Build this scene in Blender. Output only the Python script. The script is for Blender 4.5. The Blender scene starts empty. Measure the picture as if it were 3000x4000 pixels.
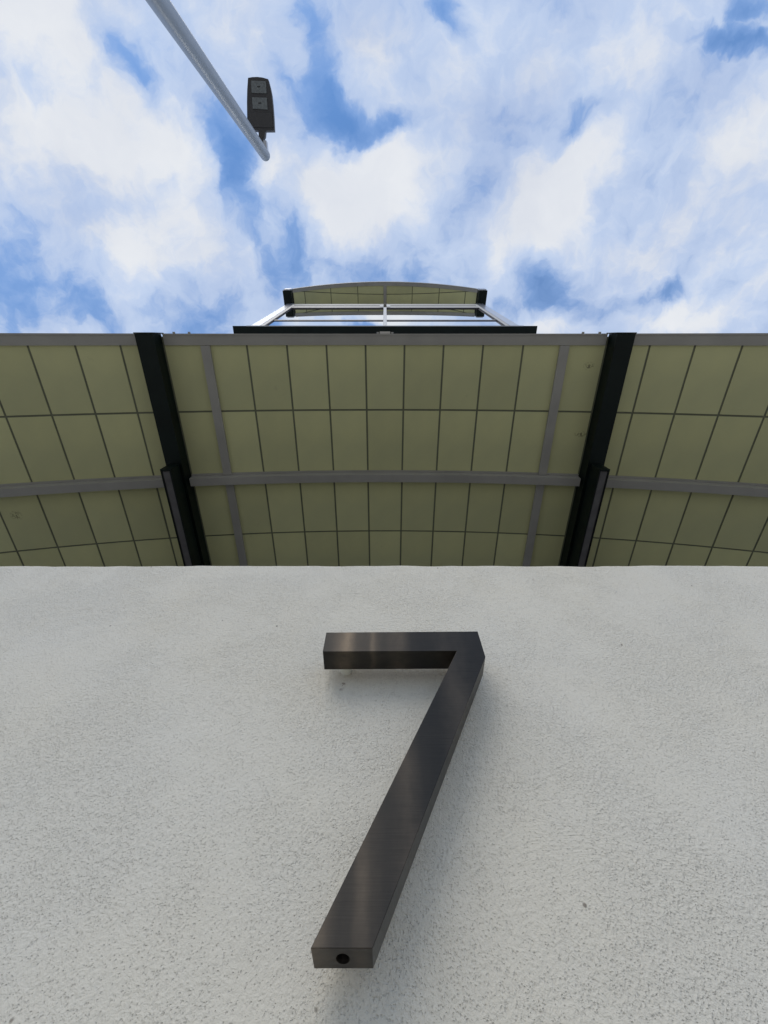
import bpy, bmesh, math, random
from mathutils import Vector, Matrix, noise as mnoise
random.seed(7)
R = math.radians
sc = bpy.context.scene
COL = sc.collection

# ------------------------------------------------------------------ camera
EYE = 1.5
F, ZEN, HOR = 1498.0, 1330.0, 5350.0        # focal length / zenith and depth vanishing rows, in photo pixels
cd = bpy.data.cameras.new('camera')
cd.sensor_fit = 'VERTICAL'; cd.sensor_height = 36; cd.sensor_width = 27
cd.lens = F/4000*36
cd.clip_start = 0.02; cd.clip_end = 1000
cd.shift_x = -4/4000
cam = bpy.data.objects.new('camera', cd); COL.objects.link(cam)
cam.location = (0, 0, EYE)
cam.rotation_euler = (R(90) + math.atan2(F, 2000-ZEN), 0, 0)
sc.camera = cam
sc.render.resolution_x = 768; sc.render.resolution_y = 1024

# ------------------------------------------------------------------ world: broken cloud over blue
SUN_EL, SUN_AZ = 44.0, 203.0     # azimuth clockwise from +y: from behind and a little left of the viewer
w = bpy.data.worlds.new('World'); sc.world = w; w.use_nodes = True
nt = w.node_tree; N = nt.nodes; L = nt.links
N.clear()
def nd(t, **k):
    n = N.new(t)
    for a, v in k.items(): setattr(n, a, v)
    return n
def wmath(op, a, b=None, c=None, clamp=False):
    n = nd('ShaderNodeMath', operation=op, use_clamp=clamp)
    for i, v in enumerate((a, b, c)):
        if v is None: continue
        if isinstance(v, (int, float)): n.inputs[i].default_value = v
        else: L.new(v, n.inputs[i])
    return n.outputs[0]
tc = nd('ShaderNodeTexCoord')
sep = nd('ShaderNodeSeparateXYZ'); L.new(tc.outputs['Generated'], sep.inputs[0])
zz = wmath('MAXIMUM', sep.outputs[2], 0.06)
px = wmath('DIVIDE', sep.outputs[0], zz); py = wmath('DIVIDE', sep.outputs[1], zz)
P = nd('ShaderNodeCombineXYZ'); L.new(px, P.inputs[0]); L.new(py, P.inputs[1])
def wnoise(scale, detail, rough, vec, off=(0,0,0), dist=0.0):
    m = nd('ShaderNodeMapping'); m.inputs['Location'].default_value = off; L.new(vec, m.inputs[0])
    n = nd('ShaderNodeTexNoise'); n.inputs['Scale'].default_value = scale
    n.inputs['Detail'].default_value = detail; n.inputs['Roughness'].default_value = rough
    n.inputs['Distortion'].default_value = dist
    L.new(m.outputs[0], n.inputs['Vector']); return n
# domain warp
def warp(vec, scale, amt, detail=3, off=(0,0,0)):
    n = wnoise(scale, detail, .6, vec, off)
    s = nd('ShaderNodeVectorMath', operation='SUBTRACT'); L.new(n.outputs['Color'], s.inputs[0]); s.inputs[1].default_value = (.5,.5,.5)
    k = nd('ShaderNodeVectorMath', operation='SCALE'); L.new(s.outputs[0], k.inputs[0]); k.inputs['Scale'].default_value = amt
    a = nd('ShaderNodeVectorMath', operation='ADD'); L.new(vec, a.inputs[0]); L.new(k.outputs[0], a.inputs[1])
    f = nd('ShaderNodeVectorMath', operation='MULTIPLY'); L.new(a.outputs[0], f.inputs[0]); f.inputs[1].default_value = (1,1,0)
    return f.outputs[0]
PW = warp(warp(warp(P.outputs[0], 4.0, .09), 12.0, .075, 4, (3,1,0)), 42.0, .019, 5, (1,7,0))
KD = math.sqrt((2000-ZEN)/(HOR-2000)); KX = math.sqrt((HOR-ZEN)/(HOR-2000))/KD
def sky_pt(x, y): return (KX*(x-1504)/(HOR-y), (y-ZEN)/(KD*(HOR-y)))
def blob(cx, cy, a, b, ang, wt):
    c = Vector(sky_pt(cx, cy)); t = R(ang)
    ea = Vector(sky_pt(cx+a*math.cos(t), cy+a*math.sin(t))) - c
    eb = Vector(sky_pt(cx-b*math.sin(t), cy+b*math.cos(t))) - c
    m = nd('ShaderNodeMapping', vector_type='TEXTURE')
    m.inputs['Location'].default_value = (c.x, c.y, 0)
    m.inputs['Rotation'].default_value = (0, 0, math.atan2(ea.y, ea.x))
    m.inputs['Scale'].default_value = (ea.length, eb.length, 1)
    L.new(PW, m.inputs[0])
    g = nd('ShaderNodeTexGradient', gradient_type='SPHERICAL'); L.new(m.outputs[0], g.inputs[0])
    return wmath('MULTIPLY', g.outputs['Fac'], wt)
def total(lst, start):
    acc = start
    for q in lst: acc = wmath('ADD', acc, blob(*q[:5], q[5]*(.72 if q[5] < 0 else 1.0)))
    return acc
GAPS = [(470,190,330,85,55,-.75),(1195,150,300,95,72,-.65),(1120,330,220,90,55,-.45),(1330,510,190,120,25,-1.1),
 (1510,505,190,80,-28,-.9),(1266,370,170,90,60,-.45),(886,545,220,100,60,-.7),(930,730,260,110,80,-.6),(1000,930,280,150,80,-.55),
 (1157,900,260,110,75,-.95),(1085,1080,220,140,80,-.5),(110,1085,420,240,0,-.52),(400,1250,220,90,40,-.5),(830,1190,360,170,0,-.42),
 (360,760,320,150,10,-.4),(2890,175,330,75,10,-.85),(2960,40,160,90,0,-.4),(2150,1110,220,120,25,-.58),(2000,1190,240,120,0,-.38),
 (2520,1175,240,60,-10,-.55),(2690,1060,280,75,-60,-.42),(2330,1255,200,70,0,-.32),(2310,445,190,80,-30,-.55),(2190,570,230,60,-62,-.5),
 (1754,72,170,80,60,-.65),(2830,810,280,110,-45,-.4),(2080,1000,240,120,60,-.35),(1500,1080,480,140,0,-.35),(1850,400,300,120,-40,-.2),
 (600,760,260,120,70,-.3),(1400,930,300,80,0,-.1)]
WHITES = [(180,60,480,240,0,.5),(90,450,560,380,0,.45),(600,610,360,340,0,.5),(510,1010,380,300,0,.5),(1290,800,420,240,0,.6),
 (1560,660,440,280,-25,.45),(2220,680,420,200,-50,.6),(2080,870,320,220,-20,.45),(1820,230,520,330,0,.4),(2400,210,400,260,0,.3),
 (1010,170,230,320,0,.35),(2880,600,300,420,0,.3),(2170,1270,190,90,0,.6),(2640,1262,420,110,0,.5),(1370,190,300,240,0,.35),
 (960,980,150,230,0,.35),(2450,1000,300,240,0,.3),(300,620,260,200,0,.25),(1080,690,140,200,0,.4)]
lay = total(GAPS+WHITES, wmath('ADD', 0.0, 0.0))
n1 = wnoise(3.2, 9, .56, PW, (1.3,4.1,0)).outputs['Fac']
n2 = wnoise(8.5, 8, .55, PW, (7.3,2.1,0)).outputs['Fac']
v = wmath('MULTIPLY_ADD', n1, 1.35, lay)
puff = wmath('SUBTRACT', 1.0, wmath('ABSOLUTE', wmath('MULTIPLY_ADD', n2, 2.6, -1.3)))
v = wmath('MULTIPLY_ADD', puff, .44, v)
n4 = wnoise(30., 6, .62, PW, (1.7,5.1,0)).outputs['Fac']
v = wmath('MULTIPLY_ADD', n4, .24, v)
v = wmath('SUBTRACT', v, .655)
cov = nd('ShaderNodeMapRange', interpolation_type='SMOOTHSTEP'); L.new(v, cov.inputs[0])
cov.inputs[3].default_value = .10; cov.inputs[1].default_value = -.30; cov.inputs[2].default_value = .70
tone = nd('ShaderNodeValToRGB'); L.new(v, tone.inputs[0])
er = tone.color_ramp; er.interpolation = 'EASE'
er.elements[0].position = .15; er.elements[0].color = (.33,.50,.84,1)
er.elements[1].position = 1.0; er.elements[1].color = (.82,.845,.885,1)
e = er.elements.new(.55); e.color = (.56,.67,.875,1)
# grey undersides
GREYS = [(1960,640,380,380,0,.5),(2640,820,360,300,0,.45),(2020,420,260,200,0,.4),(2750,330,400,220,0,.45),(330,860,260,200,0,.35),(1480,130,240,160,0,.35),(800,330,200,240,0,.25)]
g0 = total(GREYS, wmath('ADD', 0.0, 0.0))
n3 = wnoise(5.5, 7, .55, PW, (2.3,9.1,0)).outputs['Fac']
g = wmath('MULTIPLY_ADD', n3, 1.3, g0)
g = wmath('SUBTRACT', g, .38, clamp=True)
gm = nd('ShaderNodeMix', data_type='RGBA', blend_type='MULTIPLY'); L.new(wmath('MULTIPLY', g, .9, clamp=True), gm.inputs[0])
L.new(tone.outputs[0], gm.inputs[6]); gm.inputs[7].default_value = (.74,.775,.86,1)
sky = nd('ShaderNodeTexSky', sky_type='NISHITA'); sky.sun_disc = False
sky.dust_density = 0.0; sky.ozone_density = 3.0; sky.sun_elevation = R(SUN_EL); sky.sun_rotation = R(SUN_AZ)
sk = nd('ShaderNodeMix', data_type='RGBA', blend_type='MULTIPLY'); sk.inputs[0].default_value = 1
L.new(sky.outputs[0], sk.inputs[6]); sk.inputs[7].default_value = (1.1,1.5,1.75,1)
SKY_STR = .10
cl = nd('ShaderNodeMix', data_type='RGBA', blend_type='MULTIPLY'); cl.inputs[0].default_value = 1
L.new(gm.outputs[2], cl.inputs[6]); cl.inputs[7].default_value = (1/SKY_STR,)*3 + (1,)
mx = nd('ShaderNodeMix', data_type='RGBA'); L.new(cov.outputs[0], mx.inputs[0])
L.new(sk.outputs[2], mx.inputs[6]); L.new(cl.outputs[2], mx.inputs[7])
bg = nd('ShaderNodeBackground'); bg.inputs[1].default_value = SKY_STR
L.new(mx.outputs[2], bg.inputs[0])
wo = nd('ShaderNodeOutputWorld'); L.new(bg.outputs[0], wo.inputs[0])

# sun, softened by cloud
sd = bpy.data.lights.new('sun', 'SUN'); sd.energy = 1.0; sd.angle = R(38); sd.color = (1, .93, .82)
so = bpy.data.objects.new('sun', sd); COL.objects.link(so)
dirv = Vector((math.sin(R(SUN_AZ))*math.cos(R(SUN_EL)), math.cos(R(SUN_AZ))*math.cos(R(SUN_EL)), math.sin(R(SUN_EL))))
so.rotation_euler = dirv.to_track_quat('Z', 'Y').to_euler()
so.location = (0, -5, 20)

sc.render.engine = 'CYCLES'
sc.view_settings.view_transform = 'Standard'; sc.view_settings.look = 'None'
sc.view_settings.exposure = 0.0; sc.view_settings.gamma = 1.0
sc.view_settings.use_curve_mapping = False

# ------------------------------------------------------------------ helpers
def tag(o, label=None, cat=None, group=None, kind=None):
    if label: o['label'] = label
    if cat: o['category'] = cat
    if group: o['group'] = group
    if kind: o['kind'] = kind
    return o
def link(name, me, parent=None):
    o = bpy.data.objects.new(name, me); COL.objects.link(o)
    if parent: o.parent = parent
    return o
def empty(name, loc=(0,0,0)):
    o = bpy.data.objects.new(name, None); COL.objects.link(o); o.location = loc; o.empty_display_size = .2
    return o
def finish(name, bm, mat, parent=None, smooth=False, bevel=0, loc=(0,0,0)):
    bmesh.ops.recalc_face_normals(bm, faces=bm.faces[:])
    if bevel:
        bmesh.ops.bevel(bm, geom=[e for e in bm.edges if len(e.link_faces) == 2 and e.calc_face_angle(0) > .5],
                        offset=bevel, segments=2, affect='EDGES', profile=.5)
    me = bpy.data.meshes.new(name); bm.to_mesh(me); bm.free()
    me.materials.append(mat)
    if smooth: me.polygons.foreach_set('use_smooth', [True]*len(me.polygons))
    o = link(name, me, parent)
    # parents are always unrotated empties, so keep world placement simple
    o.location = Vector(loc) - (parent_world(parent) if parent else Vector((0,0,0)))
    return o
def parent_world(p):
    v = Vector((0,0,0))
    while p: v += p.location; p = p.parent
    return v
def box(bm, x0, x1, y0, y1, z0, z1):
    vs = [bm.verts.new((x, y, z)) for z in (z0, z1) for y in (y0, y1) for x in (x0, x1)]
    for f in ((0,1,3,2),(4,6,7,5),(0,4,5,1),(2,3,7,6),(0,2,6,4),(1,5,7,3)): bm.faces.new([vs[i] for i in f])
def hexa(bm, pts):   # 8 points: bottom ring 4, top ring 4
    vs = [bm.verts.new(p) for p in pts]
    for f in ((0,1,2,3),(7,6,5,4),(0,4,5,1),(1,5,6,2),(2,6,7,3),(3,7,4,0)): bm.faces.new([vs[i] for i in f])
def prism(bm, poly, f0, f1):   # poly 2d points mapped by two functions
    a = [bm.verts.new(f0(*p)) for p in poly]; b = [bm.verts.new(f1(*p)) for p in poly]
    n = len(poly)
    bm.faces.new(a); bm.faces.new(b[::-1])
    for i in range(n): bm.faces.new((a[i], b[i], b[(i+1)%n], a[(i+1)%n]))
def tube(bm, p0, p1, r0, r1, n=24, caps=True):
    p0, p1 = Vector(p0), Vector(p1); d = (p1-p0).normalized()
    u = d.orthogonal().normalized(); q = d.cross(u)
    ra = [bm.verts.new(p0 + (u*math.cos(t)+q*math.sin(t))*r0) for t in [2*math.pi*i/n for i in range(n)]]
    rb = [bm.verts.new(p1 + (u*math.cos(t)+q*math.sin(t))*r1) for t in [2*math.pi*i/n for i in range(n)]]
    for i in range(n): bm.faces.new((ra[i], ra[(i+1)%n], rb[(i+1)%n], rb[i]))
    if caps: bm.faces.new(ra[::-1]); bm.faces.new(rb)

# ------------------------------------------------------------------ materials
def material(name, base, rough=.6, metal=0.0, var=.06, vscale=8, bump=0.0, bscale=200, tint=None, rand=0.0, spec=.5, stretch=(1,1,1)):
    m = bpy.data.materials.new(name); m.use_nodes = True
    t = m.node_tree; n = t.nodes; l = t.links; b = n['Principled BSDF']
    b.inputs['Roughness'].default_value = rough; b.inputs['Metallic'].default_value = metal
    b.inputs['Specular IOR Level'].default_value = spec
    tcn = n.new('ShaderNodeTexCoord'); mp = n.new('ShaderNodeMapping'); mp.inputs['Scale'].default_value = stretch
    l.new(tcn.outputs['Object'], mp.inputs[0])
    no = n.new('ShaderNodeTexNoise'); no.inputs['Scale'].default_value = vscale; no.inputs['Detail'].default_value = 6
    l.new(mp.outputs[0], no.inputs['Vector'])
    r = n.new('ShaderNodeValToRGB'); l.new(no.outputs['Fac'], r.inputs[0])
    r.color_ramp.elements[0].position = .3; r.color_ramp.elements[1].position = .7
    t2 = tint or base
    r.color_ramp.elements[0].color = tuple(c*(1-var) for c in t2)+(1,)
    r.color_ramp.elements[1].color = tuple(min(1, c*(1+var)) for c in base)+(1,)
    out = r.outputs[0]
    if rand:
        oi = n.new('ShaderNodeObjectInfo'); mr = n.new('ShaderNodeMapRange')
        l.new(oi.outputs['Random'], mr.inputs[0]); mr.inputs[3].default_value = 1-rand; mr.inputs[4].default_value = 1+rand
        hs = n.new('ShaderNodeHueSaturation'); l.new(out, hs.inputs['Color']); l.new(mr.outputs[0], hs.inputs['Value']); out = hs.outputs[0]
    l.new(out, b.inputs['Base Color'])
    if bump:
        n2 = n.new('ShaderNodeTexNoise'); n2.inputs['Scale'].default_value = bscale; n2.inputs['Detail'].default_value = 3
        l.new(mp.outputs[0], n2.inputs['Vector'])
        bp = n.new('ShaderNodeBump'); bp.inputs['Strength'].default_value = bump; bp.inputs['Distance'].default_value = .002
        l.new(n2.outputs['Fac'], bp.inputs['Height']); l.new(bp.outputs[0], b.inputs['Normal'])
    return m

M_grey = material('grey_painted_aluminium', (.35,.335,.30), .45, .0, .08, 5, .05, 300)
M_green = material('dark_green_steel', (.003,.008,.006), .5, 0, .25, 6, .05, 120, spec=.22)
M_core = material('dark_panel_rib', (.15,.155,.10), .7, 0, .1)
M_cream = material('pale_window_frame', (.62,.59,.54), .5, 0, .05)
M_white = material('white_mullion', (.75,.74,.72), .5, 0, .04)
M_gasket_shade = material('dark_gasket_and_shade', (.02,.014,.022), .5)
M_clad = material('pale_metal_cladding', (.56,.58,.62), .28, .75, .04)
M_glass = material('reflective_glass', (.93,.96,.97), .015, 1.0, .01)
M_pole = material('galvanised_steel', (.38,.405,.43), .45, .6, .02, 3)
M_head = material('bronze_lamp_housing', (.055,.053,.053), .5, .1, .1)
M_lens = material('prismatic_lamp_lens', (.16,.175,.175), .4, 0, .25, 40, .5, 90)
M_dif = material('grey_light_diffuser', (.125,.12,.12), .5, 0, .15, 12, spec=.25)
M_blk = material('black_cavity', (.006,.006,.007), .6)
M_pin = material('pale_nylon_spacer', (.82,.81,.70), .5, 0, .08, 60)
M_rust = material('rusty_screw', (.10,.055,.04), .6, .5, .3, 90)
M_conc = material('pavement_concrete', (.44,.41,.36), .85, 0, .14, 1.5, .3, 60)
M_added_wall = material('added_dark_wall', (.04,.04,.038), .7, 0, .1)
M_added_floor = material('added_dark_floor', (.045,.043,.04), .6, 0, .12)
M_joint = material('pavement_joint', (.12,.115,.11), .9)
M_roof = material('roof_membrane', (.45,.45,.44), .8, 0, .1, 3)
M_body = material('white_render', (.6,.6,.59), .85, 0, .06, 4, .2, 150)

# olive translucent panels
M_panel = material('olive_fibreglass_panel', (.575,.560,.290), .6, 0, .06, 2.2, tint=(.545,.54,.30), rand=.06, spec=.3)
def panel_dirt(m):
    t = m.node_tree; n = t.nodes; l = t.links; b = n['Principled BSDF']
    src = b.inputs['Base Color'].links[0].from_socket
    g = n.new('ShaderNodeNewGeometry')
    no = n.new('ShaderNodeTexNoise'); no.inputs['Scale'].default_value = 3.1; no.inputs['Detail'].default_value = 9; no.inputs['Roughness'].default_value = .7
    l.new(g.outputs['Position'], no.inputs['Vector'])
    r = n.new('ShaderNodeValToRGB'); l.new(no.outputs['Fac'], r.inputs[0])
    r.color_ramp.elements[0].position = .66; r.color_ramp.elements[1].position = .80
    r.color_ramp.elements[0].color = (0,0,0,1); r.color_ramp.elements[1].color = (.5,.5,.5,1)
    mx = n.new('ShaderNodeMix'); mx.data_type = 'RGBA'; l.new(r.outputs[0], mx.inputs[0]); l.new(src, mx.inputs[6]); mx.inputs[7].default_value = (.26,.24,.16,1)
    cur = mx.outputs[2]
    for (x, y, z, a, c) in ((1.58,.181,4.67,.05,.035),(1.622,.71,4.66,.06,.03),(-3.07,1.33,4.42,.05,.05)):   # old smudges
        mp = n.new('ShaderNodeMapping'); mp.vector_type = 'TEXTURE'; mp.inputs['Location'].default_value = (x,y,z); mp.inputs['Scale'].default_value = (a,c,.3)
        l.new(g.outputs['Position'], mp.inputs[0])
        gr = n.new('ShaderNodeTexGradient'); gr.gradient_type = 'SPHERICAL'; l.new(mp.outputs[0], gr.inputs[0])
        nn = n.new('ShaderNodeTexNoise'); nn.inputs['Scale'].default_value = 70; l.new(g.outputs['Position'], nn.inputs['Vector'])
        th = n.new('ShaderNodeMapRange'); l.new(nn.outputs['Fac'], th.inputs[0]); th.inputs[1].default_value = .45; th.inputs[2].default_value = .6
        mu = n.new('ShaderNodeMath'); mu.operation = 'MULTIPLY'; l.new(gr.outputs['Fac'], mu.inputs[0]); l.new(th.outputs[0], mu.inputs[1])
        m3 = n.new('ShaderNodeMix'); m3.data_type = 'RGBA'; l.new(mu.outputs[0], m3.inputs[0]); l.new(cur, m3.inputs[6]); m3.inputs[7].default_value = (.12,.10,.06,1); cur = m3.outputs[2]
    l.new(cur, b.inputs['Base Color'])
panel_dirt(M_panel)

# brushed dark bronze of the house number
def bronze():
    m = bpy.data.materials.new('brushed_dark_bronze'); m.use_nodes = True
    t = m.node_tree; n = t.nodes; l = t.links; b = n['Principled BSDF']
    tcn = n.new('ShaderNodeTexCoord')
    def noi(sc_, s, det=4, rough=.5, off=(0,0,0)):
        mp = n.new('ShaderNodeMapping'); mp.inputs['Scale'].default_value = s; mp.inputs['Location'].default_value = off
        l.new(tcn.outputs['Object'], mp.inputs[0])
        q = n.new('ShaderNodeTexNoise'); q.inputs['Scale'].default_value = sc_; q.inputs['Detail'].default_value = det; q.inputs['Roughness'].default_value = rough
        l.new(mp.outputs[0], q.inputs['Vector']); return q.outputs['Fac']
    patch = noi(13, (1.6,1,.16), 3, .5, (.37,.2,.12))
    fine = noi(60, (.35,1,12), 3, .6)
    # warm vertical bands: reflected highlights painted into the base colour
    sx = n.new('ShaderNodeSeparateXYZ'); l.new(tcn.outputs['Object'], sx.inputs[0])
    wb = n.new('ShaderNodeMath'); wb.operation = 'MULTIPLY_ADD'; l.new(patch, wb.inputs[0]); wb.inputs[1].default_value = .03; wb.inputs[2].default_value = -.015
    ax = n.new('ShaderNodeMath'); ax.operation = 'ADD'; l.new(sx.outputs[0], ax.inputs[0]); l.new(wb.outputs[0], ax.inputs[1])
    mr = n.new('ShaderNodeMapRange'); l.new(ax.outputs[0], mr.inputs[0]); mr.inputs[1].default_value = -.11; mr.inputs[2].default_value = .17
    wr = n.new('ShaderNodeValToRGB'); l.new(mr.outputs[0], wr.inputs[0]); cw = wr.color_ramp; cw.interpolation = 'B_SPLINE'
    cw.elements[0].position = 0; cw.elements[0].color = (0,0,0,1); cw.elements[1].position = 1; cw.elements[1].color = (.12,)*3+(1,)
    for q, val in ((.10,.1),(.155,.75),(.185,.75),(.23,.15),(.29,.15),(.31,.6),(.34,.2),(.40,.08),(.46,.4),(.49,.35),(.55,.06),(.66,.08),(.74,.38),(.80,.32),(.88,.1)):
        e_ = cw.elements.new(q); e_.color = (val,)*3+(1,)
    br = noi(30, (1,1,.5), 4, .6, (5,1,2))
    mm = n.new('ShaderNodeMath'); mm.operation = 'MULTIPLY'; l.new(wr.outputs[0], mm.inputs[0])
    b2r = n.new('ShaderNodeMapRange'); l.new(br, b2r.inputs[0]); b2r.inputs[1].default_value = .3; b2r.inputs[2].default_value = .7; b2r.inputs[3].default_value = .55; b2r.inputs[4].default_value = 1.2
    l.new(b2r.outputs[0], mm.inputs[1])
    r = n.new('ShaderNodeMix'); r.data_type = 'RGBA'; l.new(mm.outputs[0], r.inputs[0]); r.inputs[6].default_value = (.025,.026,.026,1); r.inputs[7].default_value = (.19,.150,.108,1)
    class _R: outputs = [r.outputs[2]]
    r = _R
    mul = n.new('ShaderNodeMapRange'); l.new(fine, mul.inputs[0]); mul.inputs[1].default_value = .25; mul.inputs[2].default_value = .75
    mul.inputs[3].default_value = .84; mul.inputs[4].default_value = 1.16
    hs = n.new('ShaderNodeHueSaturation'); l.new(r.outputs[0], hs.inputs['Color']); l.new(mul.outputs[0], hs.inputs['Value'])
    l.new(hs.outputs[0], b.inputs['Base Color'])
    b.inputs['Metallic'].default_value = .75
    b.inputs['Specular IOR Level'].default_value = .3
    b.inputs['Anisotropic'].default_value = .8
    tg = n.new('ShaderNodeCombineXYZ'); tg.inputs[2].default_value = 1; l.new(tg.outputs[0], b.inputs['Tangent'])
    rr = n.new('ShaderNodeMapRange'); l.new(fine, rr.inputs[0]); rr.inputs[3].default_value = .30; rr.inputs[4].default_value = .46
    l.new(rr.outputs[0], b.inputs['Roughness'])
    bp = n.new('ShaderNodeBump'); bp.inputs['Strength'].default_value = .12; bp.inputs['Distance'].default_value = .0004
    l.new(fine, bp.inputs['Height']); l.new(bp.outputs[0], b.inputs['Normal'])
    return m
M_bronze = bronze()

# white stucco: sanded float finish with pits, swirling trowel marks, soft patches
def stucco():
    m = bpy.data.materials.new('white_stucco'); m.use_nodes = True
    t = m.node_tree; n = t.nodes; l = t.links; b = n['Principled BSDF']
    b.inputs['Roughness'].default_value = .9; b.inputs['Specular IOR Level'].default_value = .25
    tcn = n.new('ShaderNodeTexCoord'); vec = tcn.outputs['Object']
    def math_(op, a, c=None, clamp=False):
        q = n.new('ShaderNodeMath'); q.operation = op; q.use_clamp = clamp
        for i, v_ in enumerate((a, c)):
            if v_ is None: continue
            if isinstance(v_, (int, float)): q.inputs[i].default_value = v_
            else: l.new(v_, q.inputs[i])
        return q.outputs[0]
    def noi(scale, det=3, rough=.5, v=None, off=(0,0,0), s=(1,1,1)):
        mp = n.new('ShaderNodeMapping'); mp.inputs['Scale'].default_value = s; mp.inputs['Location'].default_value = off
        l.new(v or vec, mp.inputs[0])
        q = n.new('ShaderNodeTexNoise'); q.inputs['Scale'].default_value = scale; q.inputs['Detail'].default_value = det; q.inputs['Roughness'].default_value = rough
        l.new(mp.outputs[0], q.inputs['Vector']); return q
    def ramp(x, a, c):
        q = n.new('ShaderNodeMapRange'); q.interpolation_type = 'SMOOTHSTEP'; l.new(x, q.inputs[0]); q.inputs[1].default_value = a; q.inputs[2].default_value = c
        return q.outputs[0]
    # warped coordinates for swirls
    wn = noi(3.2, 2, .5)
    sb = n.new('ShaderNodeVectorMath'); sb.operation = 'SUBTRACT'; l.new(wn.outputs['Color'], sb.inputs[0]); sb.inputs[1].default_value = (.5,.5,.5)
    sl = n.new('ShaderNodeVectorMath'); sl.operation = 'SCALE'; l.new(sb.outputs[0], sl.inputs[0]); sl.inputs['Scale'].default_value = .55
    ad = n.new('ShaderNodeVectorMath'); ad.operation = 'ADD'; l.new(vec, ad.inputs[0]); l.new(sl.outputs[0], ad.inputs[1])
    wv = ad.outputs[0]
    marks = noi(150, 3, .6, wv, (0,0,0), (.10,1,1.0)).outputs['Fac']
    marks_m = ramp(noi(5.5, 2, .5, None, (4,0,2)).outputs['Fac'], .47, .62)
    grain = noi(340, 3, .65).outputs['Fac']
    grain2 = noi(130, 3, .6, None, (1,2,3)).outputs['Fac']
    patch = ramp(noi(6.5, 3, .55, None, (9,1,5)).outputs['Fac'], .36, .62)
    # pits
    def pits(scale, thr, off):
        mp = n.new('ShaderNodeMapping'); mp.inputs['Location'].default_value = off; l.new(vec, mp.inputs[0])
        nz = noi(300, 2, .5, None, off); s2 = n.new('ShaderNodeVectorMath'); s2.operation = 'SCALE'; l.new(nz.outputs['Color'], s2.inputs[0]); s2.inputs['Scale'].default_value = .003
        a2 = n.new('ShaderNodeVectorMath'); a2.operation = 'ADD'; l.new(mp.outputs[0], a2.inputs[0]); l.new(s2.outputs[0], a2.inputs[1])
        vo = n.new('ShaderNodeTexVoronoi'); vo.inputs['Scale'].default_value = scale; l.new(a2.outputs[0], vo.inputs['Vector'])
        sc3 = n.new('ShaderNodeSeparateColor'); l.new(vo.outputs['Color'], sc3.inputs[0])
        keep = ramp(math_('ADD', sc3.outputs[0], math_('MULTIPLY', patch, .45)), thr, thr+.12)
        core = n.new('ShaderNodeMapRange'); core.interpolation_type = 'SMOOTHSTEP'; l.new(vo.outputs['Distance'], core.inputs[0])
        core.inputs[1].default_value = .10; core.inputs[2].default_value = .42; core.inputs[3].default_value = 1; core.inputs[4].default_value = 0
        return math_('MULTIPLY', core.outputs[0], keep)
    p1 = pits(430, .66, (0,0,0)); p2 = pits(260, 1.0, (3,5,1))
    pit = math_('MAXIMUM', p1, p2)
    # height
    h = math_('MULTIPLY', grain, math_('ADD', .52, math_('MULTIPLY', patch, .20)))
    h = math_('ADD', h, math_('MULTIPLY', math_('MULTIPLY', grain2, math_('ADD', math_('MULTIPLY', patch, .5), .35)), .55))
    h = math_('ADD', h, math_('MULTIPLY', math_('MULTIPLY', marks, marks_m), .40))
    h = math_('SUBTRACT', h, math_('MULTIPLY', pit, .26))
    bp = n.new('ShaderNodeBump'); bp.inputs['Strength'].default_value = 1.0; bp.inputs['Distance'].default_value = .0030
    l.new(h, bp.inputs['Height']); l.new(bp.outputs[0], b.inputs['Normal'])
    # colour: white with cool / warm drift, darker in pits and grain hollows
    tn = noi(2.3, 4, .6, None, (2,2,2)).outputs['Fac']
    r = n.new('ShaderNodeValToRGB'); l.new(tn, r.inputs[0])
    r.color_ramp.elements[0].position = .35; r.color_ramp.elements[0].color = (.785,.735,.625,1)
    r.color_ramp.elements[1].position = .65; r.color_ramp.elements[1].color = (.80,.735,.60,1)
    mx = n.new('ShaderNodeMix'); mx.data_type = 'RGBA'; l.new(math_('MAXIMUM', math_('MULTIPLY', pit, .12), math_('MULTIPLY', ramp(grain, .47, .36), .09)), mx.inputs[0])
    l.new(r.outputs[0], mx.inputs[6]); mx.inputs[7].default_value = (.24,.23,.21,1)
    # rare brown specks
    sp = n.new('ShaderNodeTexVoronoi'); sp.inputs['Scale'].default_value = 11; l.new(vec, sp.inputs['Vector'])
    sm = n.new('ShaderNodeMapRange'); l.new(sp.outputs['Distance'], sm.inputs[0]); sm.inputs[1].default_value = .015; sm.inputs[2].default_value = .028; sm.inputs[3].default_value = .7; sm.inputs[4].default_value = 0
    mx2 = n.new('ShaderNodeMix'); mx2.data_type = 'RGBA'; l.new(sm.outputs[0], mx2.inputs[0]); l.new(mx.outputs[2], mx2.inputs[6]); mx2.inputs[7].default_value = (.12,.085,.06,1)
    # rust weep under the upper left spacer
    mp = n.new('ShaderNodeMapping'); mp.vector_type = 'TEXTURE'; mp.inputs['Location'].default_value = (-.069, WY_, EYE+.452); mp.inputs['Scale'].default_value = (.006,.1,.013); mp.inputs['Rotation'].default_value = (0,R(18),0)
    l.new(vec, mp.inputs[0])
    gr = n.new('ShaderNodeTexGradient'); gr.gradient_type = 'SPHERICAL'; l.new(mp.outputs[0], gr.inputs[0])
    rm = math_('MULTIPLY', ramp(gr.outputs['Fac'], .0, .7), ramp(grain2, .42, .6))
    mx3 = n.new('ShaderNodeMix'); mx3.data_type = 'RGBA'; l.new(math_('MULTIPLY', rm, .8), mx3.inputs[0]); l.new(mx2.outputs[2], mx3.inputs[6]); mx3.inputs[7].default_value = (.16,.08,.035,1)
    l.new(mx3.outputs[2], b.inputs['Base Color'])
    return m
WY_ = .51
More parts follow.
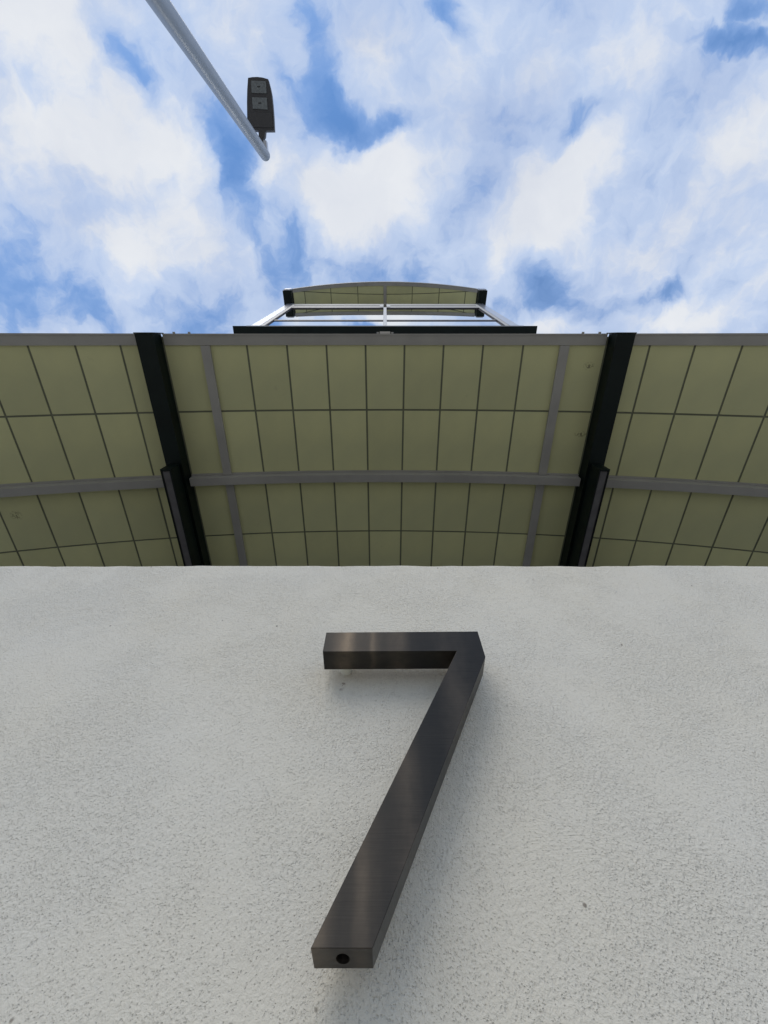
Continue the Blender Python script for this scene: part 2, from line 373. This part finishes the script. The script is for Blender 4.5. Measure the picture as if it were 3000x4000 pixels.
M_stucco = stucco()

# ------------------------------------------------------------------ ground
bm = bmesh.new()
box(bm, -200, 200, -200, 200, -.3, 0)
tag(finish('ground', bm, M_joint), kind='structure')
bm = bmesh.new()
for i in range(-6, 6):
    for j in range(-6, 4):
        box(bm, i*1.5+.006, i*1.5+1.494, j*1.5+.006, j*1.5+1.494, .004, .02)
pv = finish('pavement', bm, M_conc); tag(pv, kind='structure')
bm = bmesh.new()
for (a, b_, c, d) in ((-200,200,-200,-9),(-200,200,6,200),(-200,-9,-9,6),(9,200,-9,6)): box(bm, a, b_, c, d, .004, .018)
tag(finish('forecourt', bm, M_conc), kind='structure')

bm = bmesh.new(); box(bm, -4.2, 4.2, .86, 3.3, .021, .026)  # unseen floor, added dark to cut bounce light on the rear panels
tag(finish('unseen_dark_floor', bm, M_added_floor), kind='structure')
# ------------------------------------------------------------------ stucco wall
WY, WZ = .51, EYE+.820
def axis(lo, hi, dlo, dhi, fine, coarse):
    a = []; t = lo
    while t < dlo-1e-6: a.append(t); t += coarse
    t = dlo
    while t < dhi-1e-6: a.append(t); t += fine
    t = dhi
    while t < hi-1e-6: a.append(t); t += coarse
    a.append(hi); return a
def build_wall():
    xs = axis(-5.0, 5.0, -1.3, 1.3, .006, .1)
    # path up the face, round the top arris and over the top
    path = [(WY, z) for z in axis(0, WZ-.014, 1.45, WZ-.014, .006, .1)]
    rr = .012
    for k in range(1, 7):
        t = k/6*math.pi/2; path.append((WY+rr-rr*math.cos(t), WZ-rr+rr*math.sin(t)))
    for k in range(1, 8): path.append((WY+rr+.3*k/7*1.0, WZ))
    path.append((WY+.32, 0))
    rows = []
    bmw = bmesh.new()
    for (y, z) in path:
        row = []
        for x in xs:
            p = Vector((x, y, z))
            und = mnoise.noise(p*3.0)*.0012 + mnoise.noise(p*9)*.0007 + mnoise.noise(p*31)*.0005
            top = max(0, min(1, (z-(WZ-.06))/.06))
            lift = mnoise.noise(Vector((x*3.2, 3, 1)))*.0045 + mnoise.noise(Vector((x*13, 7, 1)))*.0030 + mnoise.noise(Vector((x*70, y*70, 9)))*.0007
            fade = 1 if z > .02 else 0
            row.append(bmw.verts.new((x, y + und*fade, z + lift*top)))
        rows.append(row)
    for a, b_ in zip(rows, rows[1:]):
        for i in range(len(xs)-1): bmw.faces.new((a[i], a[i+1], b_[i+1], b_[i]))
    for side in (0, -1):
        try: bmw.faces.new([r_[side] for r_ in rows])
        except ValueError: pass
    return bmw
wl = finish('stucco_wall', build_wall(), M_stucco, smooth=True)
tag(wl, 'white sand-finished stucco wall with softly uneven top edge below the canopy', 'wall')

# ------------------------------------------------------------------ house number 7
D1 = .45; D2 = D1*1.085
seven = empty('house_number', (0, D2, EYE+.31*D1))
tag(seven, 'large brushed dark bronze numeral 7 standing off the white stucco wall', 'house number')
poly = [(-.2205,1.129),(.349,1.1350),(.348,1.008),(-.0223,.3097),(-.1344,.3097),(.2534,1.0355),(-.2194,1.0320)]
poly = [(a*D1, EYE+b_*D1) for a, b_ in poly]
def build_seven():
    b7 = bmesh.new()
    f = [b7.verts.new((x, D1, z)) for x, z in poly]; k = [b7.verts.new((x, D2, z)) for x, z in poly]
    b7.faces.new(f); b7.faces.new(k[::-1])
    n_ = len(poly)
    for i in range(n_):
        if i == 3: continue          # the foot gets a round socket
        b7.faces.new((f[i], k[i], k[(i+1)%n_], f[(i+1)%n_]))
    cx, cy, rad = -.0779*D1, 1.0434*D1, .0128*D1
    zb = poly[3][1]
    ring = []; seg = 24
    for s in range(seg):
        t = 2*math.pi*s/seg; ring.append(b7.verts.new((cx+rad*math.cos(t), cy+1.75*rad*math.sin(t), zb)))
    deep = [b7.verts.new((v_.co.x, v_.co.y, zb+.022)) for v_ in ring]
    for s in range(seg): b7.faces.new((ring[s], ring[(s+1)%seg], deep[(s+1)%seg], deep[s]))
    b7.faces.new(deep)
    # face around the hole: four corner fans
    corners = [f[3], k[3], k[4], f[4]]   # right-front, right-back, left-back, left-front
    ang = [math.atan2(c.co.y-cy, c.co.x-cx) % (2*math.pi) for c in corners]
    own = []
    for s in range(seg):
        t = 2*math.pi*(s+.5)/seg
        # choose side by quadrant direction
        d = min(range(4), key=lambda i: abs((math.atan2(corners[i].co.y-cy, (corners[i].co.x-cx)*.6)-t+math.pi) % (2*math.pi)-math.pi))
        own.append(d)
    for s in range(seg):
        b7.faces.new((ring[s], ring[(s+1)%seg], corners[own[s]]))
        if own[s] != own[(s+1)%seg]: b7.faces.new((ring[(s+1)%seg], corners[own[(s+1)%seg]], corners[own[s]]))
    bmesh.ops.recalc_face_normals(b7, faces=b7.faces[:])
    sharp = [e for e in b7.edges if len(e.link_faces) == 2 and e.calc_face_angle(0) > .3 and not (e.verts[0] in ring or e.verts[1] in ring or e.verts[0] in deep)]
    bmesh.ops.bevel(b7, geom=sharp, offset=.0005, segments=2, affect='EDGES', profile=.5)
    return b7
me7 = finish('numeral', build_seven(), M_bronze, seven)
bm = bmesh.new(); tube(bm, (-.0779*D1,1.0434*D1+.002,poly[3][1]+.012), (-.0779*D1,1.0434*D1+.002,poly[3][1]+.0215), .0050, .0050, 20)
finish('set_screw', bm, M_rust, seven)
# spacers between numeral and wall
for (x, z) in ((-.0655, EYE+.4826), (.118, EYE+.4870), (-.028, EYE+.188)):
    bm = bmesh.new(); tube(bm, (x, D2-.001, z), (x, WY+.004, z), .0098, .0098, 20)
    finish('spacer', bm, M_pin, seven, smooth=False)

# ------------------------------------------------------------------ canopy (shallow barrel vault)
CH, CR = EYE+3.265, 13.16
def vault(s, dz=0.0):
    t = s/CR; return ((CR+dz)*math.sin(t), CH - CR + (CR+dz)*math.cos(t))
canopy = empty('canopy', (0, 1.6, 0))
tag(canopy, 'wide curved entrance canopy of olive panels with grey trim and dark green beams', 'canopy')
PITCH, ROW, Y0 = .305, .565, -.037
NC, NR = 14, 6
YE = Y0 + ROW*NR
SMAX = (NC+.5)*PITCH
pbm = bmesh.new(); g_ = .0075
box(pbm, -PITCH/2+g_, PITCH/2-g_, -ROW/2+g_, ROW/2-g_, 0, .02)
pme = None
for c in range(-NC, NC+1):
    for r_ in range(NR):
        if pme is None:
            bmesh.ops.recalc_face_normals(pbm, faces=pbm.faces[:])
            pme = bpy.data.meshes.new('panel'); pbm.to_mesh(pme); pbm.free(); pme.materials.append(M_panel)
        o = link('panel', pme, canopy)
        x, z = vault(c*PITCH)
        o.location = Vector((x, Y0+ROW*(r_+.5), z + random.uniform(-.0008, .0008))) - canopy.location
        o.rotation_euler = (0, c*PITCH/CR, 0)
def sweep(name, s0, s1, y0, y1, dz0, dz1, mat, parent, n=None):
    b_ = bmesh.new(); n = n or max(2, int(abs(s1-s0)/.12))
    prev = None
    for i in range(n+1):
        s = s0+(s1-s0)*i/n
        xa, za = vault(s, dz0); xb, zb = vault(s, dz1)
        ring = [b_.verts.new(p) for p in ((xa,y0,za),(xa,y1,za),(xb,y1,zb),(xb,y0,zb))]
        if prev:
            for k in range(4): b_.faces.new((prev[k], prev[(k+1)%4], ring[(k+1)%4], ring[k]))
        else: b_.faces.new(ring)
        prev = ring
    b_.faces.new(prev[::-1])
    return finish(name, b_, mat, parent)
# dark ribs / backing seen in the joints, then the roof skin
sweep('backing_sheet', -SMAX, SMAX, Y0+.01, YE, .004, .030, M_core, canopy, 80)
sweep('roof_skin', -SMAX, SMAX, Y0+.01, YE, .034, .060, M_roof, canopy, 80)
BX0, BX1, BZ = 1.677, 1.810, EYE+3.05
# fascia channel: front edge
FY0, FY1 = -.0435, .033
for (a, b_) in ((-SMAX, -BX1-.006), (-BX0+.012, BX0-.012), (BX1+.006, SMAX)):
    f = sweep('fascia', a, b_, FY0, FY1, -.012, .0, M_grey, canopy)
    sweep('fascia_web', a, b_, FY0-.004, FY0+.008, -.016, .10, M_grey, canopy)
# main dark green beams (I section)
for sgn in (-1, 1):
    bmn = bmesh.new()
    xa, xb = sorted((sgn*BX0, sgn*BX1))
    zt = CH-.098
    prof = [(xa,BZ),(xb,BZ),(xb,BZ+.012),(xb-.002,BZ+.012),(xb-.002,zt),(xa+.002,zt),(xa+.002,BZ+.012),(xa,BZ+.012)]
    prism(bmn, prof, lambda x, z: (x, FY0-.001, z), lambda x, z: (x, YE, z))
    bw = finish('main_beam', bmn, M_green, canopy)
    # end plate with a notch lip
    b2 = bmesh.new(); box(b2, xa-.004, xb+.004, FY0-.010, FY0-.002, BZ-.002, zt+.03); finish('end_plate', b2, M_green, canopy)
    b2 = bmesh.new(); xm = sgn*(BX0+BX1)/2; box(b2, xm-.065, xm+.065, 2.5, 2.63, .02, BZ-.002); finish('column', b2, M_green, canopy, bevel=.006)
# grey longitudinal purlins
for sgn in (-1, 1):
    s = sgn*4.5*PITCH
    for (ya, yb) in ((FY1+.002, 1.066), (1.142, YE)):
        sweep('purlin', s-.034, s+.034, ya, yb, -.020, -.001, M_grey, canopy, 2)
# grey cross beams, one per bay
for (a, b_) in ((-SMAX, -BX1-.003), (-BX0+.003, BX0-.003), (BX1+.003, SMAX)):
    sweep('cross_beam', a, b_, 1.070, 1.138, -.078, -.001, M_grey, canopy)
    sweep('cross_angle', a, b_, 1.052, 1.069, -.008, -.001, M_grey, canopy)
    sweep('cross_beam', a, b_, 2.80, 2.868, -.078, -.001, M_grey, canopy)
# small bolts along the front lip
b2 = bmesh.new(); box(b2, -.040, .040, FY0-.020, FY0-.0045, CH+.012, CH+.030); finish('joint_clip', b2, M_cream, canopy)
for bx in (-1.595, -1.485, -.055, .055, 1.50, 1.62):
    x, z = vault(bx)
    b2 = bmesh.new(); tube(b2, (x, FY0-.004, z+.02), (x, FY0-.016, z+.02), .010, .010, 8); finish('bolt', b2, M_grey, canopy)

b2 = bmesh.new(); box(b2, -SMAX+.2, SMAX-.2, YE-.06, YE+.10, .02, CH-.75); finish('unseen_rear_wall', b2, M_added_wall, canopy)  # unseen dark wall, added to darken the rear canopy panels
# linear lights under the beams
def linear_light(sgn, label):
    e_ = empty('linear_light', (sgn*1.74, .93, BZ-.001))
    tag(e_, label, 'light', 'linear lights under the dark green beams')
    xa, xb = sgn*1.74-.0405, sgn*1.74+.0405; z0, z1 = EYE+2.905, BZ-.003
    ya, yb = .930, 2.48
    b_ = bmesh.new()
    # open channel: two sides, top, ends
    box(b_, xa, xa+.006, ya, yb, z0, z1); box(b_, xb-.006, xb, ya, yb, z0, z1)
    box(b_, xa+.0061, xb-.0061, ya, yb, z0+.02, z1-.0005)
    box(b_, xa+.0061, xb-.0061, ya, ya+.016, z0, z0+.0199); box(b_, xa+.0061, xb-.0061, yb-.016, yb, z0, z0+.0199)
    finish('housing', b_, M_green, e_)
    b_ = bmesh.new(); box(b_, xa+.012, xb-.012, ya+.02, yb-.02, z0+.006, z0+.0198)
    finish('diffuser', b_, M_dif, e_, bevel=.003)
    for u in (xa+.0063, xb-.0117):
        b_ = bmesh.new(); box(b_, u, u+.0054, ya+.018, yb-.018, z0+.003, z0+.0195); finish('gasket', b_, M_blk, e_)
linear_light(-1, 'long dark green linear light with grey diffuser under the left canopy beam')
linear_light(1, 'long dark green linear light with grey diffuser under the right canopy beam')

# ------------------------------------------------------------------ glazed tower above the canopy
tower = empty('glazed_tower', (0, 0, CH+.1))
tag(tower, 'tower top with outward leaning ribbon window under a bowed olive soffit', 'tower')
LEAN = -(ZEN-957)/(KD*(HOR-957))        # depth gained per metre of height
PB = (-.224, 7.42)
def wp(x, h, off=0.0):     # point on the leaning glazing plane, h above the eye, off = out of the plane towards the viewer
    nrm = Vector((0, -1, LEAN)).normalized()
    return Vector((x, PB[0]+LEAN*(h-PB[1]), EYE+h)) + nrm*off
def wbox(name, x0, x1, h0, h1, o0, o1, mat, parent=tower, taper=None, bevel=0):
    b_ = bmesh.new()
    t0 = taper or (x0, x1)
    hexa(b_, [wp(x0,h0,o0), wp(x1,h0,o0), wp(x1,h0,o1), wp(x0,h0,o1), wp(t0[0],h1,o0), wp(t0[1],h1,o0), wp(t0[1],h1,o1), wp(t0[0],h1,o1)])
    return finish(name, b_, mat, parent, bevel=bevel)
HT = 10.40; HS = 7.42
# body below and behind, never seen from the pavement in front
b_ = bmesh.new(); box(b_, -2.2, 2.2, .10, 4.0, CH+.09, EYE+7.60); finish('wall', b_, M_body, tower)
# sill beam: underside visible
b_ = bmesh.new(); box(b_, -2.62, 2.62, -.229, -.107, EYE+7.32, EYE+7.335)
box(b_, -2.62, 2.62, -.182, -.154, EYE+7.3351, EYE+7.60); box(b_, -2.62, 2.62, -.100, 4.0, EYE+7.33, EYE+7.42)
finish('sill_beam', b_, M_green, tower)
b_ = bmesh.new(); box(b_, -2.38, 2.38, -.234, -.222, EYE+7.312, EYE+7.43); finish('sill_flashing', b_, M_clad, tower)
# cladding corners (outer), stepped back
for s in (-1, 1):
    a, c = sorted((s*2.225, s*2.385)); wbox('corner_cladding', a, c, HS-.02, 10.66, -.05, -.012, M_clad)
    a, c = sorted((s*2.195, s*2.222)); wbox('jamb_shadow_strip', a, c, HS-.02, HT, -.05, -.022, M_gasket_shade)  # dark strip standing in for the shadow line beside the jamb
    a, c = sorted((s*2.128, s*2.193)); wbox('jamb', a, c, HS-.02, HT, -.045, .0, M_cream)
    a, c = sorted((s*2.118, s*2.127)); wbox('jamb_reveal', a, c, HS, 9.84, -.0215, -.003, M_gasket_shade)
wbox('mullion', -.032, .032, HS-.02, 9.842, -.045, .004, M_white)
for s in (-1, 1):
    a, c = sorted((s*.034, s*2.126))
    wbox('transom', a, c, 8.12, 8.185, -.0215, -.012, M_gasket_shade)
    wbox('transom_cap', a, c, 8.187, 8.225, -.0215, -.011, M_cream)
    for (h0, h1) in ((HS, 8.118), (8.227, 9.80)):
        wbox('glass_pane', a, c, h0, h1, -.034, -.022, M_glass)
    # head: grooved rails
    wbox('head_rail', a, c, 10.19, HT, -.045, .004, M_cream)
    wbox('head_rail', a, c, 10.10, 10.188, -.045, -.004, M_grey)
    wbox('head_rail', a, c, 9.98, 10.098, -.045, .0, M_cream)
    wbox('head_rail', a, c, 9.86, 9.978, -.045, -.003, M_cream)
    wbox('head_gasket', a, c, 9.802, 9.858, -.0215, -.005, M_gasket_shade)
    b = sorted((s*.036, s*.12)); wbox('bracket_clip', b[0], b[1], 9.90, 10.17, .004, .009, M_white)
wbox('interior_wall', -2.19, 2.19, HS, HT, -.20, -.08, M_blk)
# vaulted soffit: measured along the glazing (t) and square out from it (p)
DP = (PB[0]-LEAN*PB[1])/math.sqrt(1+LEAN*LEAN) + .022     # eye to the glass itself
def tp(x, p, t):
    p -= .022
    h = (t*math.sqrt(1+LEAN*LEAN) - LEAN*(PB[0]-LEAN*PB[1]))/(1+LEAN*LEAN)
    return wp(x, h, p)
T0, T1, XE = 9.90*DP, 9.10*DP, 2.262
RV = (XE*XE+(T0-T1)**2)/(2*(T0-T1))
T = lambda x: T0-RV+math.sqrt(RV*RV-x*x)
row_s = lambda x: DP*(.088+.095*(x/1.9)**2)
fin_s = lambda x: DP*(.2546-.065*(x/XE)**2)
fout_s = lambda x: DP*(.327-.072*(x/XE)**2)
back_s = lambda x: -.15
def arc_strip(name, x0, x1, sa, sb, dz0, dz1, mat, n=24):
    b_ = bmesh.new(); prev = None
    for i in range(n+1):
        x = x0+(x1-x0)*i/n; a, c = sa(x), max(sb(x), sa(x)+.002)
        ring = [b_.verts.new(p) for p in (tp(x,a,T(x)+dz0), tp(x,c,T(x)+dz0), tp(x,c,T(x)+dz1), tp(x,a,T(x)+dz1))]
        if prev:
            for k in range(4): b_.faces.new((prev[k], prev[(k+1)%4], ring[(k+1)%4], ring[k]))
        else: b_.faces.new(ring)
        prev = ring
    b_.faces.new(prev[::-1]); return finish(name, b_, mat, tower)
cols = [0.0]
for k in range(1, 4): cols.append(RV*math.sin(k*.728/RV))
cols.append(XE-.002)
xs_l = [-c for c in cols[::-1]] + cols[1:]
gg = .009
for x0, x1 in zip(xs_l, xs_l[1:]):
    arc_strip('soffit_panel', x0+gg, x1-gg, back_s, lambda x: row_s(x)-gg, 0, .02, M_panel, 6)
    if row_s((x0+x1)/2) < fin_s((x0+x1)/2): arc_strip('soffit_panel', x0+gg, x1-gg, lambda x: row_s(x)+gg, lambda x: fout_s(x)-.012, 0, .02, M_panel, 6)
arc_strip('soffit_backing', -XE, XE, lambda x: -.155, lambda x: fout_s(x)-.012, .008, .05, M_core)
arc_strip('fascia', -XE, XE, fin_s, fout_s, -.014, -.001, M_grey)
arc_strip('fascia_web', -XE, XE, lambda x: fout_s(x)-.010, lambda x: fout_s(x)+.004, -.018, .16, M_grey)
arc_strip('purlin', -.04, .04, back_s, lambda x: fin_s(x)-.001, -.02, -.001, M_grey, 2)
arc_strip('tympanum', -XE, XE, lambda x: -.18, lambda x: -.157, -1.0, .0, M_grey)
def bar(name, x0, x1, p0, p1, t0, t1, mat):
    b_ = bmesh.new(); hexa(b_, [tp(x0,p0,t0), tp(x1,p0,t0), tp(x1,p1,t0), tp(x0,p1,t0), tp(x0,p0,t1), tp(x1,p0,t1), tp(x1,p1,t1), tp(x0,p1,t1)])
    return finish(name, b_, mat, tower)
for s in (-1, 1):
    a, c = sorted((s*2.27, s*2.47))
    bar('corner_bracket', a, c, -.09, .240*DP, 8.96*DP, 9.26*DP, M_green)
    bar('bracket_cap', a+.02, c-.02, .242*DP, .262*DP, 9.0*DP, 9.22*DP, M_clad)
bar('head_sill', -2.2, 2.2, -.15, .022, 8.79*DP, 8.81*DP, M_grey)
# roof and walls behind
b_ = bmesh.new(); prev = None
for i in range(31):
    x = -XE + 2*XE*i/30; f = tp(x, fout_s(x)-.02, T(x)+.055); g2 = Vector((x, 3.8, f.z+.22*(3.8-f.y)))
    ring = [b_.verts.new(p) for p in (f, g2, g2+Vector((0,0,.08)), f+Vector((0,0,.08)))]
    if prev:
        for k in range(4): b_.faces.new((prev[k], prev[(k+1)%4], ring[(k+1)%4], ring[k]))
    else: b_.faces.new(ring)
    prev = ring
b_.faces.new(prev[::-1]); finish('roof', b_, M_roof, tower)
for s in (-1, 1):
    b_ = bmesh.new(); x0, x1 = sorted((s*2.05, s*2.15))
    q = [(PB[0]+.12, EYE+7.60), (3.7, EYE+7.60), (3.7, EYE+11.3), (PB[0]+LEAN*(10.3-PB[1])+.12, EYE+10.3)]
    prism(b_, q, lambda y, z: (x0, y, z), lambda y, z: (x1, y, z)); finish('side_wall', b_, M_body, tower)
b_ = bmesh.new(); box(b_, -2.04, 2.04, 3.5, 3.6, EYE+7.60, EYE+11.9); finish('unseen_rear_wall', b_, M_body, tower)

# ------------------------------------------------------------------ lamp post
LS = 2.4
def lp(x, y, h):   # a measured point (photo column, row) on the level h above the eye
    a, c = sky_pt(x, y); return Vector((a*h, c*h, EYE+h))
TOPH = 2.951*LS
top = Vector((-.708*LS, -LS, EYE+TOPH))
post = empty('lamp_post', (top.x, top.y, 0))
tag(post, 'tall tapered round metal lamp post with a dark rectangular lamp head at its top', 'lamp post')
b_ = bmesh.new(); nseg = 48
zs = [.02+i*(top.z-.02-.05)/12 for i in range(13)]
prof = [(z, .094 - .026*(z/top.z)) for z in zs] 
rt = prof[-1][1]
for k in range(1, 6):
    t = k/5*math.pi/2; prof.append((zs[-1]+rt*.62*math.sin(t), max(.001, rt*math.cos(t)*1.0) if k < 5 else .002))
prev = None
for z, rad in prof:
    ring = [b_.verts.new((top.x-.020*(top.z-z)+rad*math.cos(2*math.pi*i/nseg), top.y+rad*math.sin(2*math.pi*i/nseg), z)) for i in range(nseg)]
    if prev:
        for i in range(nseg): b_.faces.new((prev[i], prev[(i+1)%nseg], ring[(i+1)%nseg], ring[i]))
    else: b_.faces.new(ring[::-1])
    prev = ring
b_.faces.new(prev)
finish('pole', b_, M_pole, post, smooth=True)
b_ = bmesh.new(); box(b_, top.x-.36, top.x+.0, top.y-.17, top.y+.17, .021, .05); finish('base_plate', b_, M_pole, post, bevel=.005)
HH = 2.88*LS       # height of the lamp head's underside
out = [(968.7,304),(985,301),(1004,300.2),(1025,302.5),(1047.5,309),(1055,337),(1061,367),(1065,405),(1068.5,450),(1071.5,510),
       (1036,510.5),(1034,533),(1028,545),(1028,556),(1016,556),(1010,540),(1010,511),(1000,509),(966,507),(965.5,470),(964.5,400),(965.5,350)]
pts = [lp(x, y, HH) for x, y in out]
b_ = bmesh.new(); c0 = sum(pts, Vector())/len(pts)
lo = [b_.verts.new(p) for p in pts]; mid = [b_.verts.new(p+Vector((0,0,.055))) for p in pts]
hi = [b_.verts.new(c0.lerp(p, .93)+Vector((0,0,.085))) for p in pts]; 
b_.faces.new(lo[::-1]); b_.faces.new(hi)
n_ = len(pts)
for A, B in ((lo, mid), (mid, hi)):
    for i in range(n_): b_.faces.new((A[i], A[(i+1)%n_], B[(i+1)%n_], B[i]))
for v_ in hi: v_.co.z = EYE+HH+.085
head = finish('lamp_head', b_, M_head, post)
def quad_lens(name, q, z0, z1, mat, parent):
    b_ = bmesh.new(); a = [lp(x, y, HH) for x, y in q]
    hexa(b_, [Vector((p.x,p.y,EYE+HH+z0)) for p in a]+[Vector((p.x,p.y,EYE+HH+z1)) for p in a])
    return finish(name, b_, mat, parent, bevel=.004)
for q in ([(981,316),(1040,319),(1042,366),(984,364)], [(985,381),(1043,383),(1046,429),(988,426)]):
    lens = quad_lens('lens', q, -.012, -.001, M_lens, head)
    cx = sum(p[0] for p in q)/4; cy = sum(p[1] for p in q)/4
    quad_lens('lens_screw', [(cx-6,cy-1.2),(cx+6,cy-1.2),(cx+6,cy+1.2),(cx-6,cy+1.2)], -.016, -.0125, M_blk, head)
quad_lens('service_hatch', [(971,438),(1064,440),(1067,500),(972,498)], -.006, -.001, M_head, head)
# arm between pole and head
b_ = bmesh.new(); q0 = lp(1019, 540, HH)
box(b_, q0.x-.035, q0.x+.07, top.y, q0.y+.02, EYE+HH+.004, EYE+HH+.08)
finish('arm', b_, M_clad, post)
